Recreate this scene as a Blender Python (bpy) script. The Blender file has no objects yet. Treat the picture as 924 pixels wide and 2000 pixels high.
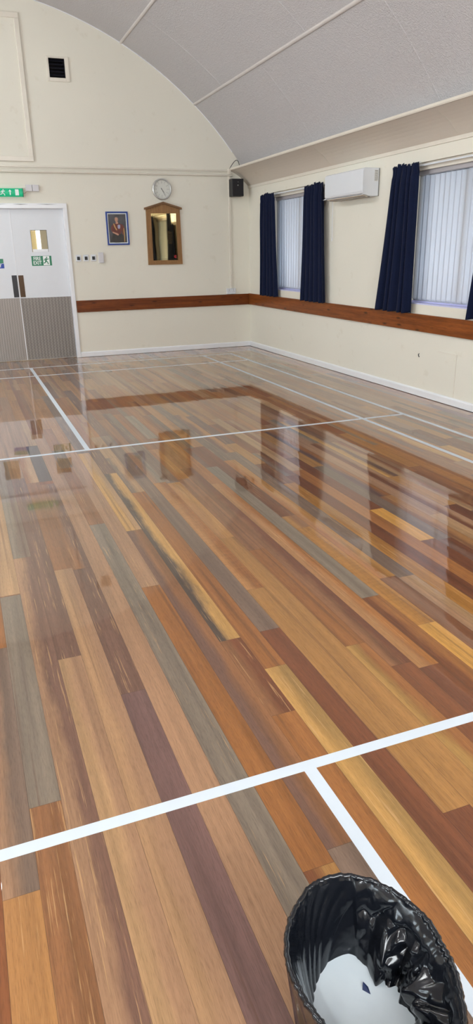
import bpy, bmesh, math, random
from mathutils import Vector, Matrix, noise
S = bpy.context.scene
COL = S.collection
PI = math.pi
XW, YW = 3.65, 0.75            # inner faces of right and far walls
XL, YB = -4.5, -13.5           # left and back walls
# ------------------------------------------------------------------ camera
cd = bpy.data.cameras.new('camera'); cam = bpy.data.objects.new('camera', cd); COL.objects.link(cam)
S.camera = cam
cd.sensor_fit = 'VERTICAL'; cd.sensor_height = 24.0; cd.sensor_width = 24.0
cd.lens = 1346.5 / 2000 * 24.0
cd.clip_start = 0.02; cd.clip_end = 200
def rodr(w):
    th = math.sqrt(sum(a*a for a in w)); k = [a/th for a in w]
    K = Matrix(((0, -k[2], k[1]), (k[2], 0, -k[0]), (-k[1], k[0], 0)))
    return Matrix.Identity(3) + math.sin(th)*K + (1-math.cos(th))*(K@K)
R = rodr((1.9040813964, -0.3670166086, 0.2271862339))
M = Matrix((R[0], -R[1], -R[2])).transposed().to_4x4()
M.translation = Vector((-0.7942754, -10.2015252, 1.4875571))
cam.matrix_world = M
# ------------------------------------------------------------------ world, lights, exposure
S.view_settings.view_transform = 'Standard'; S.view_settings.look = 'None'
S.view_settings.gamma = 1.0; S.view_settings.use_curve_mapping = False
S.view_settings.exposure = 1.3
wd = bpy.data.worlds.new('sky'); S.world = wd; wd.use_nodes = True
bg = wd.node_tree.nodes['Background']
bg.inputs[0].default_value = (0.80, 0.90, 1.0, 1); bg.inputs[1].default_value = .45
S.cycles.max_bounces = 6; S.cycles.diffuse_bounces = 4; S.cycles.glossy_bounces = 3; S.cycles.transmission_bounces = 3
S.cycles.caustics_reflective = False; S.cycles.caustics_refractive = False
S.cycles.use_adaptive_sampling = True; S.cycles.adaptive_threshold = 0.04; S.cycles.adaptive_min_samples = 12
S.cycles.transparent_max_bounces = 6; S.cycles.sample_clamp_indirect = 6.0
S.cycles.use_denoising = True
def area(name, loc, rot, sx, sy, power, col):
    l = bpy.data.lights.new(name, 'AREA'); l.shape = 'RECTANGLE'; l.size = sx; l.size_y = sy
    l.energy = power; l.color = col
    o = bpy.data.objects.new(name, l); COL.objects.link(o); o.location = loc; o.rotation_euler = rot
    return o
TUBE_STRENGTH = 36.0
TUBE_COL = (0.975, 1.0, 0.99)
LEFT_WINDOWS = [(-2.9, -1.4), (-6.3, -4.8), (-9.7, -8.2), (-12.6, -11.1)]
for y0, y1 in LEFT_WINDOWS:      # daylight through the windows of the left wall
    area('daylight_left', (XL-0.35, (y0+y1)/2, 1.65), (0, math.radians(-90), 0), 1.3, 1.5, 75 if y0 > -3 else 25, (0.86, 0.93, 1.0))
area('fill_back', (-.4, YB+.05, 3.0), (math.radians(90), 0, 0), 4.5, 1.5, 145, (0.90, 0.96, 1.0))   # added fill light at the windowless back wall, brightens the far wall
for y0, y1 in [(-1.62, -0.14), (-5.14, -3.66), (-8.66, -7.18)]:
    area('daylight_right', (XW+0.45, (y0+y1)/2, 1.65), (0, math.radians(90), 0), 1.3, 1.5, 9, (0.90, 0.95, 1.0))

# ------------------------------------------------------------------ materials
def lin(c):
    return tuple((x/12.92 if x <= .04045 else ((x+.055)/1.055)**2.4) for x in [v/255 for v in c])
class N:
    def __init__(s, name):
        s.m = bpy.data.materials.new(name); s.m.use_nodes = True; s.t = s.m.node_tree
        s.b = s.t.nodes['Principled BSDF']; s.out = s.t.nodes['Material Output']
    def n(s, typ, **kw):
        nd = s.t.nodes.new(typ)
        for k, v in kw.items():
            if k.startswith('i_'):
                key = k[2:]; key = int(key) if key.isdigit() else key.replace('_', ' ')
                nd.inputs[key].default_value = v
            else: setattr(nd, k, v)
        return nd
    def l(s, a, b): s.t.links.new(a, b)
    def math(s, op, a, b=0.0, c=0.0, clamp=False):
        nd = s.t.nodes.new('ShaderNodeMath'); nd.operation = op; nd.use_clamp = clamp
        for i, v in enumerate((a, b, c)):
            if hasattr(v, 'is_output'): s.l(v, nd.inputs[i])
            else: nd.inputs[i].default_value = v
        return nd.outputs[0]
    def mix(s, f, a, b, mode='MIX'):
        nd = s.t.nodes.new('ShaderNodeMix'); nd.data_type = 'RGBA'; nd.blend_type = mode
        for i, v in ((0, f), (6, a), (7, b)):
            if hasattr(v, 'is_output'): s.l(v, nd.inputs[i])
            else: nd.inputs[i].default_value = v if i == 0 else (*v[:3], 1)
        return nd.outputs[2]
    def noise(s, scale, detail=3, vec=None, rough=.5):
        nd = s.n('ShaderNodeTexNoise'); nd.inputs['Scale'].default_value = scale
        nd.inputs['Detail'].default_value = detail; nd.inputs['Roughness'].default_value = rough
        if vec is not None: s.l(vec, nd.inputs['Vector'])
        return nd.outputs['Fac']
    def ramp(s, fac, stops):
        nd = s.n('ShaderNodeValToRGB'); e = nd.color_ramp.elements
        while len(e) < len(stops): e.new(.5)
        for i, (p, c) in enumerate(stops):
            e[i].position = p; e[i].color = (*c[:3], 1) if not isinstance(c, float) else (c, c, c, 1)
        s.l(fac, nd.inputs[0]); return nd.outputs[0]
    def bump(s, h, strength, dist, prev=None):
        nd = s.n('ShaderNodeBump'); nd.inputs['Strength'].default_value = strength
        nd.inputs['Distance'].default_value = dist; s.l(h, nd.inputs['Height'])
        if prev: s.l(prev, nd.inputs['Normal'])
        return nd.outputs[0]
    def pos(s): return s.n('ShaderNodeNewGeometry').outputs['Position']
    def objc(s): return s.n('ShaderNodeTexCoord').outputs['Object']
def simple(name, rgb, rough=.5, metal=0., spec=.5, vary=.06, bump=0., bscale=200., coat=0., nscale=8.):
    q = N(name); c = lin(rgb)
    p = q.objc()
    f = q.noise(nscale, 4, p)
    q.l(q.mix(f, tuple(x*(1-vary) for x in c), tuple(min(1, x*(1+vary)) for x in c)), q.b.inputs['Base Color'])
    q.b.inputs['Roughness'].default_value = rough; q.b.inputs['Metallic'].default_value = metal
    q.b.inputs['Specular IOR Level'].default_value = spec
    if coat: q.b.inputs['Coat Weight'].default_value = coat; q.b.inputs['Coat Roughness'].default_value = .05
    if bump: q.l(q.bump(q.noise(bscale, 2, p), bump, .002), q.b.inputs['Normal'])
    return q.m
def wall_mat(name, rgb):
    q = N(name); c = lin(rgb); p = q.pos()
    big = q.noise(.9, 4, p); col = q.mix(big, tuple(x*.96 for x in c), tuple(min(1, x*1.03) for x in c))
    st = q.noise(5.5, 5, p, .65); st = q.ramp(st, [(.30, 1.0), (.38, 0.0)])
    col = q.mix(q.math('MULTIPLY', st, .12), col, lin((176, 158, 122)))
    q.l(col, q.b.inputs['Base Color']); q.b.inputs['Roughness'].default_value = .62
    q.b.inputs['Specular IOR Level'].default_value = .25
    sx = q.n('ShaderNodeMapping'); q.l(p, sx.inputs[0]); sx.inputs['Scale'].default_value = (1, 1, 3.5)
    h = q.noise(28, 3, sx.outputs[0]); h2 = q.noise(180, 2, p)
    nb = q.bump(h, .10, .008); q.l(q.bump(h2, .12, .003, nb), q.b.inputs['Normal'])
    return q.m
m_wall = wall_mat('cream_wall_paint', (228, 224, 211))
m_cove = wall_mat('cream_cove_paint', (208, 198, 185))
m_trimcream = simple('cream_gloss_paint', (226, 219, 206), .35)
m_white = simple('white_gloss_paint', (232, 233, 236), .3, vary=.03)
m_door = simple('white_door_paint', (220, 223, 228), .38, vary=.02)
m_plastic = simple('white_plastic', (218, 221, 226), .32, vary=.02)
m_plasticgrey = simple('pale_grey_plastic', (205, 203, 206), .4, vary=.02)
m_black = simple('black_plastic', (22, 20, 24), .45, vary=.1)
m_bronze = simple('dark_bronze_plate', (72, 52, 34), .3, .6, vary=.15, nscale=30)
m_darkplate = simple('black_pull_plate', (48, 46, 48), .3, .5, vary=.1)
m_blueframe = simple('royal_blue_frame', (16, 56, 138), .35)
m_silver = simple('silver_rim', (200, 200, 198), .28, .7)
m_face = simple('clock_face_paper', (214, 214, 206), .5, vary=.02)
m_grey = simple('grey_print', (120, 120, 118), .6)
m_green = simple('safety_green', (14, 120, 82), .35, vary=.04)
m_signwhite = simple('sign_white', (236, 240, 238), .4, vary=.02)
m_signblue = simple('sign_blue', (20, 62, 160), .4, vary=.02)
m_pipe = simple('cream_painted_conduit', (222, 215, 202), .38)
m_lilac = simple('pale_lilac_frame', (198, 198, 236), .35, vary=.02)
m_headrail = simple('grey_headrail', (176, 172, 176), .45, .2)
m_void = simple('dark_duct', (20, 20, 28), .6)
m_tape = simple('white_court_tape', (206, 214, 222), .42, vary=.03, nscale=20)
m_red = simple('poppy_red', (190, 24, 34), .5)
m_ink = simple('black_ink', (20, 18, 16), .5)
m_cable = simple('dark_cable', (60, 58, 58), .5)
m_binbody = simple('dark_bin_plastic', (26, 26, 30), .4)

def ceiling_mat():
    q = N('stippled_ceiling_paint'); p = q.pos()
    c = lin((196, 193, 194)); f = q.noise(1.3, 4, p)
    q.l(q.mix(f, tuple(x*.96 for x in c), tuple(x*1.03 for x in c)), q.b.inputs['Base Color'])
    q.b.inputs['Roughness'].default_value = .7; q.b.inputs['Specular IOR Level'].default_value = .2
    v = q.n('ShaderNodeTexVoronoi', feature='SMOOTH_F1'); v.inputs['Scale'].default_value = 34
    nz = q.n('ShaderNodeTexNoise'); nz.inputs['Scale'].default_value = 18; q.l(p, nz.inputs['Vector'])
    mx = q.mix(.35, (0, 0, 0), nz.outputs['Color']); ad = q.n('ShaderNodeVectorMath', operation='ADD')
    q.l(p, ad.inputs[0]); q.l(mx, ad.inputs[1]); q.l(ad.outputs[0], v.inputs['Vector'])
    q.l(q.bump(v.outputs['Distance'], .55, .010), q.b.inputs['Normal'])
    return q.m
m_ceil = ceiling_mat()
m_batten = simple('ceiling_batten_paint', (206, 200, 196), .5)

def wood_mat(name, dark, light, axis, knots=True, rough=.32, scale=1.0):
    q = N(name); p = q.objc()
    mp = q.n('ShaderNodeMapping'); q.l(p, mp.inputs[0])
    sc = [22*scale]*3; sc['xyz'.index(axis)] = 1.1*scale; mp.inputs['Scale'].default_value = sc
    g = q.noise(1.6, 6, mp.outputs[0], .6)
    col = q.mix(q.ramp(g, [(.3, 0.), (.7, 1.)]), lin(dark), lin(light))
    g2 = q.noise(9, 3, mp.outputs[0]); col = q.mix(q.math('MULTIPLY', q.ramp(g2, [(.5, 0.), (.62, 1.)]), .35), col, tuple(x*.55 for x in lin(dark)))
    if knots:
        v = q.n('ShaderNodeTexVoronoi'); v.inputs['Scale'].default_value = 1
        mk = q.n('ShaderNodeMapping'); q.l(p, mk.inputs[0]); s2 = [14.]*3; s2['xyz'.index(axis)] = 3.6; mk.inputs['Scale'].default_value = s2
        q.l(mk.outputs[0], v.inputs['Vector'])
        k = q.ramp(v.outputs['Distance'], [(.07, 1.), (.20, 0.)])
        col = q.mix(q.math('MULTIPLY', k, .85), col, lin((52, 24, 10)))
    q.l(col, q.b.inputs['Base Color']); q.b.inputs['Roughness'].default_value = rough
    q.b.inputs['Coat Weight'].default_value = .08; q.b.inputs['Coat Roughness'].default_value = .2; q.b.inputs['Specular IOR Level'].default_value = .25
    return q.m
m_dado_x = wood_mat('stained_pine_dado_far', (94, 44, 14), (134, 70, 28), 'x')
m_dado_y = wood_mat('stained_pine_dado_side', (108, 54, 18), (152, 84, 34), 'y')
m_oak = wood_mat('oak_board', (128, 92, 56), (166, 124, 80), 'z', False, .45, 2.5)
m_oakdark = wood_mat('oak_board_moulding', (104, 76, 50), (140, 104, 72), 'x', False, .45, 2.5)

# ---- floor
def floor_mat():
    q = N('hardwood_strip_floor')
    def attr(n): return q.n('ShaderNodeAttribute', attribute_name=n)
    a, b, rn = attr('plank_left').outputs['Color'], attr('plank_right').outputs['Color'], attr('plank_rand').outputs['Fac']
    fig = attr('plank_figure').outputs['Fac']
    uv = q.n('ShaderNodeUVMap', uv_map='plank'); sp = q.n('ShaderNodeSeparateXYZ'); q.l(uv.outputs[0], sp.inputs[0])
    u, v = sp.outputs[0], sp.outputs[1]            # u 0..1 across, v metres along
    def vec(su, sv):
        c = q.n('ShaderNodeCombineXYZ'); q.l(q.math('MULTIPLY', u, su), c.inputs[0]); q.l(q.math('MULTIPLY', v, sv), c.inputs[1])
        q.l(q.math('MULTIPLY', rn, 57.3), c.inputs[2]); return c.outputs[0]
    wob = q.noise(1.0, 4, vec(.9, 2.2), .6)
    wob2 = q.noise(1.0, 3, vec(2.5, .8))
    side = q.math('ADD', q.math('MULTIPLY', u, 1.3), q.math('MULTIPLY', q.math('SUBTRACT', wob, .5), 1.5))
    f = q.ramp(side, [(.35, 0.), (.85, 1.)])
    col = q.mix(f, a, b)
    blot = q.ramp(wob2, [(.32, 0.80), (.68, 1.14)])
    col = q.mix(1.0, col, blot, 'MULTIPLY')
    gr = q.noise(1.0, 5, vec(7, 1.6), .7); grv = q.ramp(gr, [(.3, 0.80), (.5, 1.0), (.72, 1.13)])
    col = q.mix(.85, col, grv, 'MULTIPLY')
    fine = q.noise(1.0, 3, vec(55, 28), .6); fv = q.ramp(fine, [(.34, 0.70), (.48, 1.0), (.70, 1.14)])
    col = q.mix(.7, col, fv, 'MULTIPLY')
    # darker heart streaks in some boards
    st = q.noise(1.0, 2, vec(4.5, .55)); stf = q.math('MULTIPLY', q.ramp(st, [(.60, 0.), (.70, 1.)]), q.math('GREATER_THAN', rn, .45))
    col = q.mix(q.math('MULTIPLY', stf, .42), col, (0.10, 0.045, 0.022))
    st2 = q.noise(1.0, 4, vec(14, 3.2), .6); s2f = q.math('MULTIPLY', q.ramp(st2, [(.60, 0.), (.66, 1.)]), q.math('LESS_THAN', rn, .38))
    col = q.mix(q.math('MULTIPLY', s2f, .45), col, (0.62, 0.36, 0.15))
    # fiddleback ripple
    rip = q.noise(1.0, 2, vec(1.6, 60)); rv = q.ramp(rip, [(.38, 0.86), (.62, 1.12)])
    col = q.mix(q.math('MULTIPLY', fig, .45), col, q.mix(1.0, col, rv, 'MULTIPLY'))
    # seams
    e = q.math('MINIMUM', u, q.math('SUBTRACT', 1.0, u))
    wv = q.noise(1.0, 2, vec(0, 3.)); thr = q.math('MULTIPLY', wv, .020)
    sm = q.math('SUBTRACT', 1.0, q.math('DIVIDE', e, thr), clamp=True)
    dv = q.math('MINIMUM', attr('end_a').outputs['Fac'], attr('end_b').outputs['Fac'])
    sm2 = q.math('SUBTRACT', 1.0, q.math('DIVIDE', dv, .0012), clamp=True)
    seam = q.math('MAXIMUM', sm, q.math('MULTIPLY', sm2, .8))
    col = q.mix(q.math('MULTIPLY', seam, .8), col, (.035, .02, .012))
    q.l(col, q.b.inputs['Base Color'])
    rg = q.noise(1.1, 3, q.pos()); 
    q.l(q.ramp(rg, [(.3, 0.34), (.7, 0.42)]), q.b.inputs['Roughness'])
    q.b.inputs['Specular IOR Level'].default_value = .20
    q.b.inputs['Coat Weight'].default_value = 1.0
    q.b.inputs['Coat IOR'].default_value = 1.56
    cr = q.noise(.55, 3, q.pos())
    q.l(q.ramp(cr, [(.35, 0.012), (.65, 0.035)]), q.b.inputs['Coat Roughness'])
    # cupping of each strip + slow ripple of the lacquer
    cup = q.math('MULTIPLY', q.math('MULTIPLY', u, q.math('SUBTRACT', 1.0, u)), 4.0)
    tilt = q.math('MULTIPLY', u, q.math('SUBTRACT', rn, .5))
    h = q.math('ADD', q.math('MULTIPLY', cup, .00011), q.math('MULTIPLY', tilt, .00040))
    h = q.math('ADD', h, q.math('MULTIPLY', q.noise(3.2, 2, q.pos()), .0003))
    h = q.math('ADD', h, q.math('MULTIPLY', q.noise(1.0, 2, vec(5, 9)), .000045))
    h = q.math('SUBTRACT', h, q.math('MULTIPLY', seam, .0001))
    q.l(q.bump(h, 1.0, 1.0), q.b.inputs['Coat Normal'])
    g3 = q.bump(fine, .25, .0006); q.l(g3, q.b.inputs['Normal'])
    return q.m
m_floor = floor_mat()

def tread_mat(name, base, sx, sz, contrast):
    q = N(name); p = q.objc(); s = q.n('ShaderNodeSeparateXYZ'); q.l(p, s.inputs[0])
    X, Z = s.outputs[0], s.outputs[2]
    wz = q.math('SINE', q.math('MULTIPLY', Z, 2*PI/sz))
    xx = q.math('ADD', q.math('MULTIPLY', X, 2*PI/sx), q.math('MULTIPLY', wz, .9))
    w = q.math('SINE', xx)
    w2 = q.math('MULTIPLY', q.math('SINE', q.math('MULTIPLY', X, 4*PI/sx)), q.math('SINE', q.math('MULTIPLY', Z, 4*PI/sz)))
    h = q.math('ADD', q.math('MULTIPLY', q.math('ADD', w, 1.), .5), q.math('MULTIPLY', w2, .3))
    c = lin(base)
    q.l(q.mix(h, tuple(x*(1-contrast) for x in c), tuple(x*(1+contrast) for x in c)), q.b.inputs['Base Color'])
    q.b.inputs['Metallic'].default_value = .55; q.b.inputs['Roughness'].default_value = .42
    q.l(q.bump(h, .5, .0018), q.b.inputs['Normal'])
    return q.m
m_tread = tread_mat('embossed_steel_plate', (126, 119, 113), .047, .042, .16)
m_tread2 = tread_mat('embossed_steel_plate_brushed', (144, 136, 130), .035, .03, .12)

def curtain_mat():
    q = N('navy_curtain_cloth'); p = q.objc()
    f = q.noise(60, 3, p)
    q.l(q.mix(f, lin((9, 16, 38)), lin((18, 28, 58))), q.b.inputs['Base Color'])
    q.b.inputs['Roughness'].default_value = .85; q.b.inputs['Specular IOR Level'].default_value = .15
    q.b.inputs['Sheen Weight'].default_value = .08
    return q.m
m_curtain = curtain_mat()
def blind_mat():
    q = N('translucent_blind_fabric')
    d = q.n('ShaderNodeBsdfDiffuse'); d.inputs[0].default_value = (*lin((232, 232, 234)), 1)
    t = q.n('ShaderNodeBsdfTranslucent'); t.inputs[0].default_value = (*lin((226, 232, 244)), 1)
    f = q.noise(140, 2, q.objc()); mx = q.n('ShaderNodeMixShader')
    q.l(q.math('ADD', .38, q.math('MULTIPLY', f, .10)), mx.inputs[0])
    q.l(d.outputs[0], mx.inputs[1]); q.l(t.outputs[0], mx.inputs[2]); q.l(mx.outputs[0], q.out.inputs[0])
    return q.m
m_blind = blind_mat()
def glass_mat():
    q = N('window_glass'); g = q.n('ShaderNodeBsdfGlossy'); g.inputs['Roughness'].default_value = .02
    t = q.n('ShaderNodeBsdfTransparent'); t.inputs[0].default_value = (.93, .96, .96, 1)
    fr = q.n('ShaderNodeFresnel'); fr.inputs[0].default_value = 1.45; mx = q.n('ShaderNodeMixShader')
    q.l(fr.outputs[0], mx.inputs[0]); q.l(t.outputs[0], mx.inputs[1]); q.l(g.outputs[0], mx.inputs[2]); q.l(mx.outputs[0], q.out.inputs[0])
    return q.m
m_glass = glass_mat()
def brass_mat():
    q = N('polished_brass_sheet'); q.b.inputs['Metallic'].default_value = 1.0
    q.b.inputs['Roughness'].default_value = .03
    p = q.objc(); f = q.noise(30, 3, p)
    q.l(q.mix(f, (0.78, 0.58, 0.26), (0.86, 0.66, 0.32)), q.b.inputs['Base Color'])
    q.l(q.bump(q.noise(2.2, 1, p), .035, .02), q.b.inputs['Normal'])
    return q.m
m_brass = brass_mat()
def emis(name, col, st):
    q = N(name); q.b.inputs['Base Color'].default_value = (.9, .9, .9, 1)
    q.b.inputs['Emission Color'].default_value = (*col, 1); q.b.inputs['Emission Strength'].default_value = st
    return q.m
m_tube = emis('lit_fluorescent_diffuser', TUBE_COL, TUBE_STRENGTH)
m_bag = None
def bag_mat():
    q = N('black_polythene'); p = q.objc()
    q.b.inputs['Base Color'].default_value = (.006, .007, .010, 1)
    q.b.inputs['Roughness'].default_value = .16; q.b.inputs['Specular IOR Level'].default_value = .6
    n1 = q.noise(18, 2, p); n2 = q.noise(60, 1, p)
    b = q.bump(n1, .25, .006); q.l(q.bump(n2, .08, .002, b), q.b.inputs['Normal'])
    return q.m
m_bag = bag_mat()
def milk_mat():
    q = N('milky_liquid_surface'); p = q.objc()
    f = q.noise(14, 3, p)
    q.l(q.mix(f, lin((208, 219, 226)), lin((220, 229, 232))), q.b.inputs['Base Color'])
    q.b.inputs['Roughness'].default_value = .12
    q.b.inputs['Subsurface Weight'].default_value = .0
    return q.m
m_milk = milk_mat()

# ------------------------------------------------------------------ mesh helpers
def finish(name, bm, mat, parent=None, smooth=False, loc=None, rot=None):
    me = bpy.data.meshes.new(name); bmesh.ops.recalc_face_normals(bm, faces=bm.faces[:]); bm.to_mesh(me); bm.free()
    if mat is not None: me.materials.append(mat)
    if smooth:
        for p in me.polygons: p.use_smooth = True
    o = bpy.data.objects.new(name, me); COL.objects.link(o)
    if parent is not None: o.parent = parent
    if loc: o.location = loc
    if rot: o.rotation_euler = rot
    return o
def box(bm, x0, x1, y0, y1, z0, z1, bev=0.0, seg=2):
    vs = [bm.verts.new((x, y, z)) for x in (x0, x1) for y in (y0, y1) for z in (z0, z1)]
    fs = [bm.faces.new([vs[i] for i in f]) for f in ((0, 1, 3, 2), (4, 6, 7, 5), (0, 4, 5, 1), (2, 3, 7, 6), (0, 2, 6, 4), (1, 5, 7, 3))]
    if bev:
        es = set(e for f in fs for e in f.edges)
        bmesh.ops.bevel(bm, geom=list(es), offset=bev, segments=seg, profile=.5, affect='EDGES')
def extr(bm, pts, axis, a, b):
    """prism: polygon pts (2D) extruded along axis from a to b"""
    def mk(p, t):
        if axis == 'y': return (p[0], t, p[1])
        if axis == 'x': return (t, p[0], p[1])
        return (p[0], p[1], t)
    A = [bm.verts.new(mk(p, a)) for p in pts]; B = [bm.verts.new(mk(p, b)) for p in pts]
    n = len(pts); bm.faces.new(A); bm.faces.new(B[::-1])
    for i in range(n): bm.faces.new((A[i], A[(i+1) % n], B[(i+1) % n], B[i]))
def tube(bm, pts, r, n=10):
    rings = []
    for i, p in enumerate(pts):
        p = Vector(p); d = (Vector(pts[min(i+1, len(pts)-1)]) - Vector(pts[max(i-1, 0)])).normalized()
        up = Vector((0, 0, 1)) if abs(d.z) < .9 else Vector((1, 0, 0))
        a = d.cross(up).normalized(); b = d.cross(a)
        rings.append([bm.verts.new(p + r*(math.cos(2*PI*k/n)*a + math.sin(2*PI*k/n)*b)) for k in range(n)])
    for i in range(len(rings)-1):
        for k in range(n): bm.faces.new((rings[i][k], rings[i][(k+1) % n], rings[i+1][(k+1) % n], rings[i+1][k]))
    bm.faces.new(rings[0]); bm.faces.new(rings[-1][::-1])
def disc_y(bm, cx, cz, r, y0, y1, n=48, r1=None):
    r1 = r if r1 is None else r1
    A = [bm.verts.new((cx+r*math.cos(2*PI*k/n), y0, cz+r*math.sin(2*PI*k/n))) for k in range(n)]
    B = [bm.verts.new((cx+r1*math.cos(2*PI*k/n), y1, cz+r1*math.sin(2*PI*k/n))) for k in range(n)]
    bm.faces.new(A); bm.faces.new(B[::-1])
    for k in range(n): bm.faces.new((A[k], A[(k+1) % n], B[(k+1) % n], B[k]))
def bxo(name, dims, mat, parent=None, bev=0., seg=2, smooth=False):
    bm = bmesh.new(); box(bm, *dims, bev=bev, seg=seg); return finish(name, bm, mat, parent, smooth)
def struct(o): o['kind'] = 'structure'; return o
def tag(o, label, cat, group=None):
    o['label'] = label; o['category'] = cat
    if group: o['group'] = group
    return o
def thing(name, loc, label, cat, group=None, rotz=0):
    o = bpy.data.objects.new(name, None); COL.objects.link(o); o.location = loc; o.rotation_euler = (0, 0, rotz)
    o.empty_display_size = .1
    return tag(o, label, cat, group)
def letters(name, text, size, mat, parent, loc, rot, depth=.001, sx=1.0, bold=0.0):
    cu = bpy.data.curves.new(name+'_curve', 'FONT'); cu.body = text; cu.size = size; cu.extrude = depth; cu.offset = bold
    cu.align_x = 'CENTER'; cu.align_y = 'CENTER'
    tmp = bpy.data.objects.new('tmp', cu); COL.objects.link(tmp)
    bpy.context.view_layer.update()
    me = bpy.data.meshes.new_from_object(tmp.evaluated_get(bpy.context.evaluated_depsgraph_get()))
    bpy.data.objects.remove(tmp); me.materials.clear(); me.materials.append(mat)
    o = bpy.data.objects.new(name, me); COL.objects.link(o); o.parent = parent
    o.location = loc; o.rotation_euler = rot; o.scale = (sx, 1, 1)
    return o
RX = (math.radians(90), 0, 0)      # lettering on the far wall, facing -y

# ------------------------------------------------------------------ structure: floor
random.seed(7)
PW, X0 = .0903, -.7285
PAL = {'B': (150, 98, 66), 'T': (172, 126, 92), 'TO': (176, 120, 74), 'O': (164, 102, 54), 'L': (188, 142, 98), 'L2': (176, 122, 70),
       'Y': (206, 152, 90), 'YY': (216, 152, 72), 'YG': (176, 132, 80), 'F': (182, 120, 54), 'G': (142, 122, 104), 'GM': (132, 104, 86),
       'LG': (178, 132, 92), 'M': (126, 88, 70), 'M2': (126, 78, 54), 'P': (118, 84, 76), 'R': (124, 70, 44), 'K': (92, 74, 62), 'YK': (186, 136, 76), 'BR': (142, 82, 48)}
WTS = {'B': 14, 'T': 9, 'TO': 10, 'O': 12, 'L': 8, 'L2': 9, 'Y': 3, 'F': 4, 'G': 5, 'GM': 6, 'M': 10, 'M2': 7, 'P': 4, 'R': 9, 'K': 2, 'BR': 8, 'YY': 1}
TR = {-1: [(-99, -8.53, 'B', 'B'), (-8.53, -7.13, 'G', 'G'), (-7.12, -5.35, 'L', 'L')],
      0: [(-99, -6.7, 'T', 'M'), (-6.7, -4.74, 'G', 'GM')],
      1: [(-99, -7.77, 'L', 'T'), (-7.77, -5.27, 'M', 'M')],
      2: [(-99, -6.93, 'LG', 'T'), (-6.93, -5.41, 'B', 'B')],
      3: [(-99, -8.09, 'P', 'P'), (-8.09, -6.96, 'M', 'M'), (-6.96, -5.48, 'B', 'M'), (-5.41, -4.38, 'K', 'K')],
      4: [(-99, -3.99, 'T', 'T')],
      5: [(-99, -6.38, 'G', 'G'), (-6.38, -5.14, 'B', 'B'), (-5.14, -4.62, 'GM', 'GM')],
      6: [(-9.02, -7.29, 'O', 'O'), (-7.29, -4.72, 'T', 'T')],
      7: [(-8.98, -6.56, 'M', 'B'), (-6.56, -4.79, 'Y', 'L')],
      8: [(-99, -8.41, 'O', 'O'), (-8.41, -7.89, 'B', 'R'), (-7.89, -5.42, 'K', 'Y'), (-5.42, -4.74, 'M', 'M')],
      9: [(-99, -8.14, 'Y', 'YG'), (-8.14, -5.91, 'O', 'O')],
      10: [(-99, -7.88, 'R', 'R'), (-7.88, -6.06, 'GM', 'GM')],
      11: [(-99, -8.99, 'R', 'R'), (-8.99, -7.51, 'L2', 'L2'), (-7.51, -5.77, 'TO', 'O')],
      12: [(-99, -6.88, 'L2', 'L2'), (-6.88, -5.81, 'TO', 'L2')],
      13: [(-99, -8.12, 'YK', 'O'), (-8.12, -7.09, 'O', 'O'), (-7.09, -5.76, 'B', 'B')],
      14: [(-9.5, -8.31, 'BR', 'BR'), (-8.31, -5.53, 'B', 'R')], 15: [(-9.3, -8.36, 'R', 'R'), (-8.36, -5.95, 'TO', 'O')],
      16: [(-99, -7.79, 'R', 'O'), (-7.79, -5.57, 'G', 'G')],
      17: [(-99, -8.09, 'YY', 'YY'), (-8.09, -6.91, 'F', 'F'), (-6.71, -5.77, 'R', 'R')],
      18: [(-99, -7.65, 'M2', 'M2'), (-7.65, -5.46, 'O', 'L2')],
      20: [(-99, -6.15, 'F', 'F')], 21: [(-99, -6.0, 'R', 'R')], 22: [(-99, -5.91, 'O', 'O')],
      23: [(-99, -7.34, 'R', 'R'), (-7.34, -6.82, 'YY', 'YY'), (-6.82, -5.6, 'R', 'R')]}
FARW = {'B': 16, 'T': 8, 'TO': 12, 'O': 12, 'L': 4, 'L2': 8, 'G': 2, 'GM': 6, 'M': 5, 'M2': 5, 'BR': 10, 'LG': 2}
def pick(y):
    W_ = FARW if y > -4.9 else WTS
    return random.choices(list(W_), list(W_.values()))[0]
bm = bmesh.new(); uvl = bm.loops.layers.uv.new('plank')
rec = []
k0 = math.floor((XL-.2 - X0)/PW); k1 = math.ceil((XW+.2 - X0)/PW)
for k in range(k0, k1):
    segs = []
    tr = sorted(TR.get(k, []))
    y = YB - random.uniform(0, 1.5); cur = y
    i = 0
    tr2 = [(max(a, YB-1 if a < -50 else a), b, ca, cb) for a, b, ca, cb in tr]
    if tr2 and tr[0][0] < -50:
        # limit the first board to a natural length
        a, b, ca, cb = tr2[0]; a = max(a, min(-9.9, b-2.2)) ; tr2[0] = (a, b, ca, cb)
    while cur < YW+.15:
        nxt = next((t for t in tr2 if t[0] >= cur-1e-6), None)
        if nxt and abs(nxt[0]-cur) < 1e-6:
            segs.append((cur, nxt[1], nxt[2], nxt[3])); cur = nxt[1]; continue
        ln = random.choice([random.uniform(.5, 1.1), random.uniform(.9, 1.9), random.uniform(1.3, 2.6)])
        e = cur+ln
        if nxt and e > nxt[0]-.35: e = nxt[0]
        ca = pick(cur+.5*(e-cur)); cb = ca if random.random() < .6 else pick(cur+.5*(e-cur))
        segs.append((cur, e, ca, cb)); cur = e
    xa, xb = X0+k*PW, X0+(k+1)*PW
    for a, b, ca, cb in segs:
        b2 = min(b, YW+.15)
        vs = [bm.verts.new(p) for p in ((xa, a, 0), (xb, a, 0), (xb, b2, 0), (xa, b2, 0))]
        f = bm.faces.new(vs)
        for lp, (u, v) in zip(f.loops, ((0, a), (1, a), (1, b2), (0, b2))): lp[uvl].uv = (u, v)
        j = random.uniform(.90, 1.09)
        rec.append((ca, cb, j, random.random(), b2-a))
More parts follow.
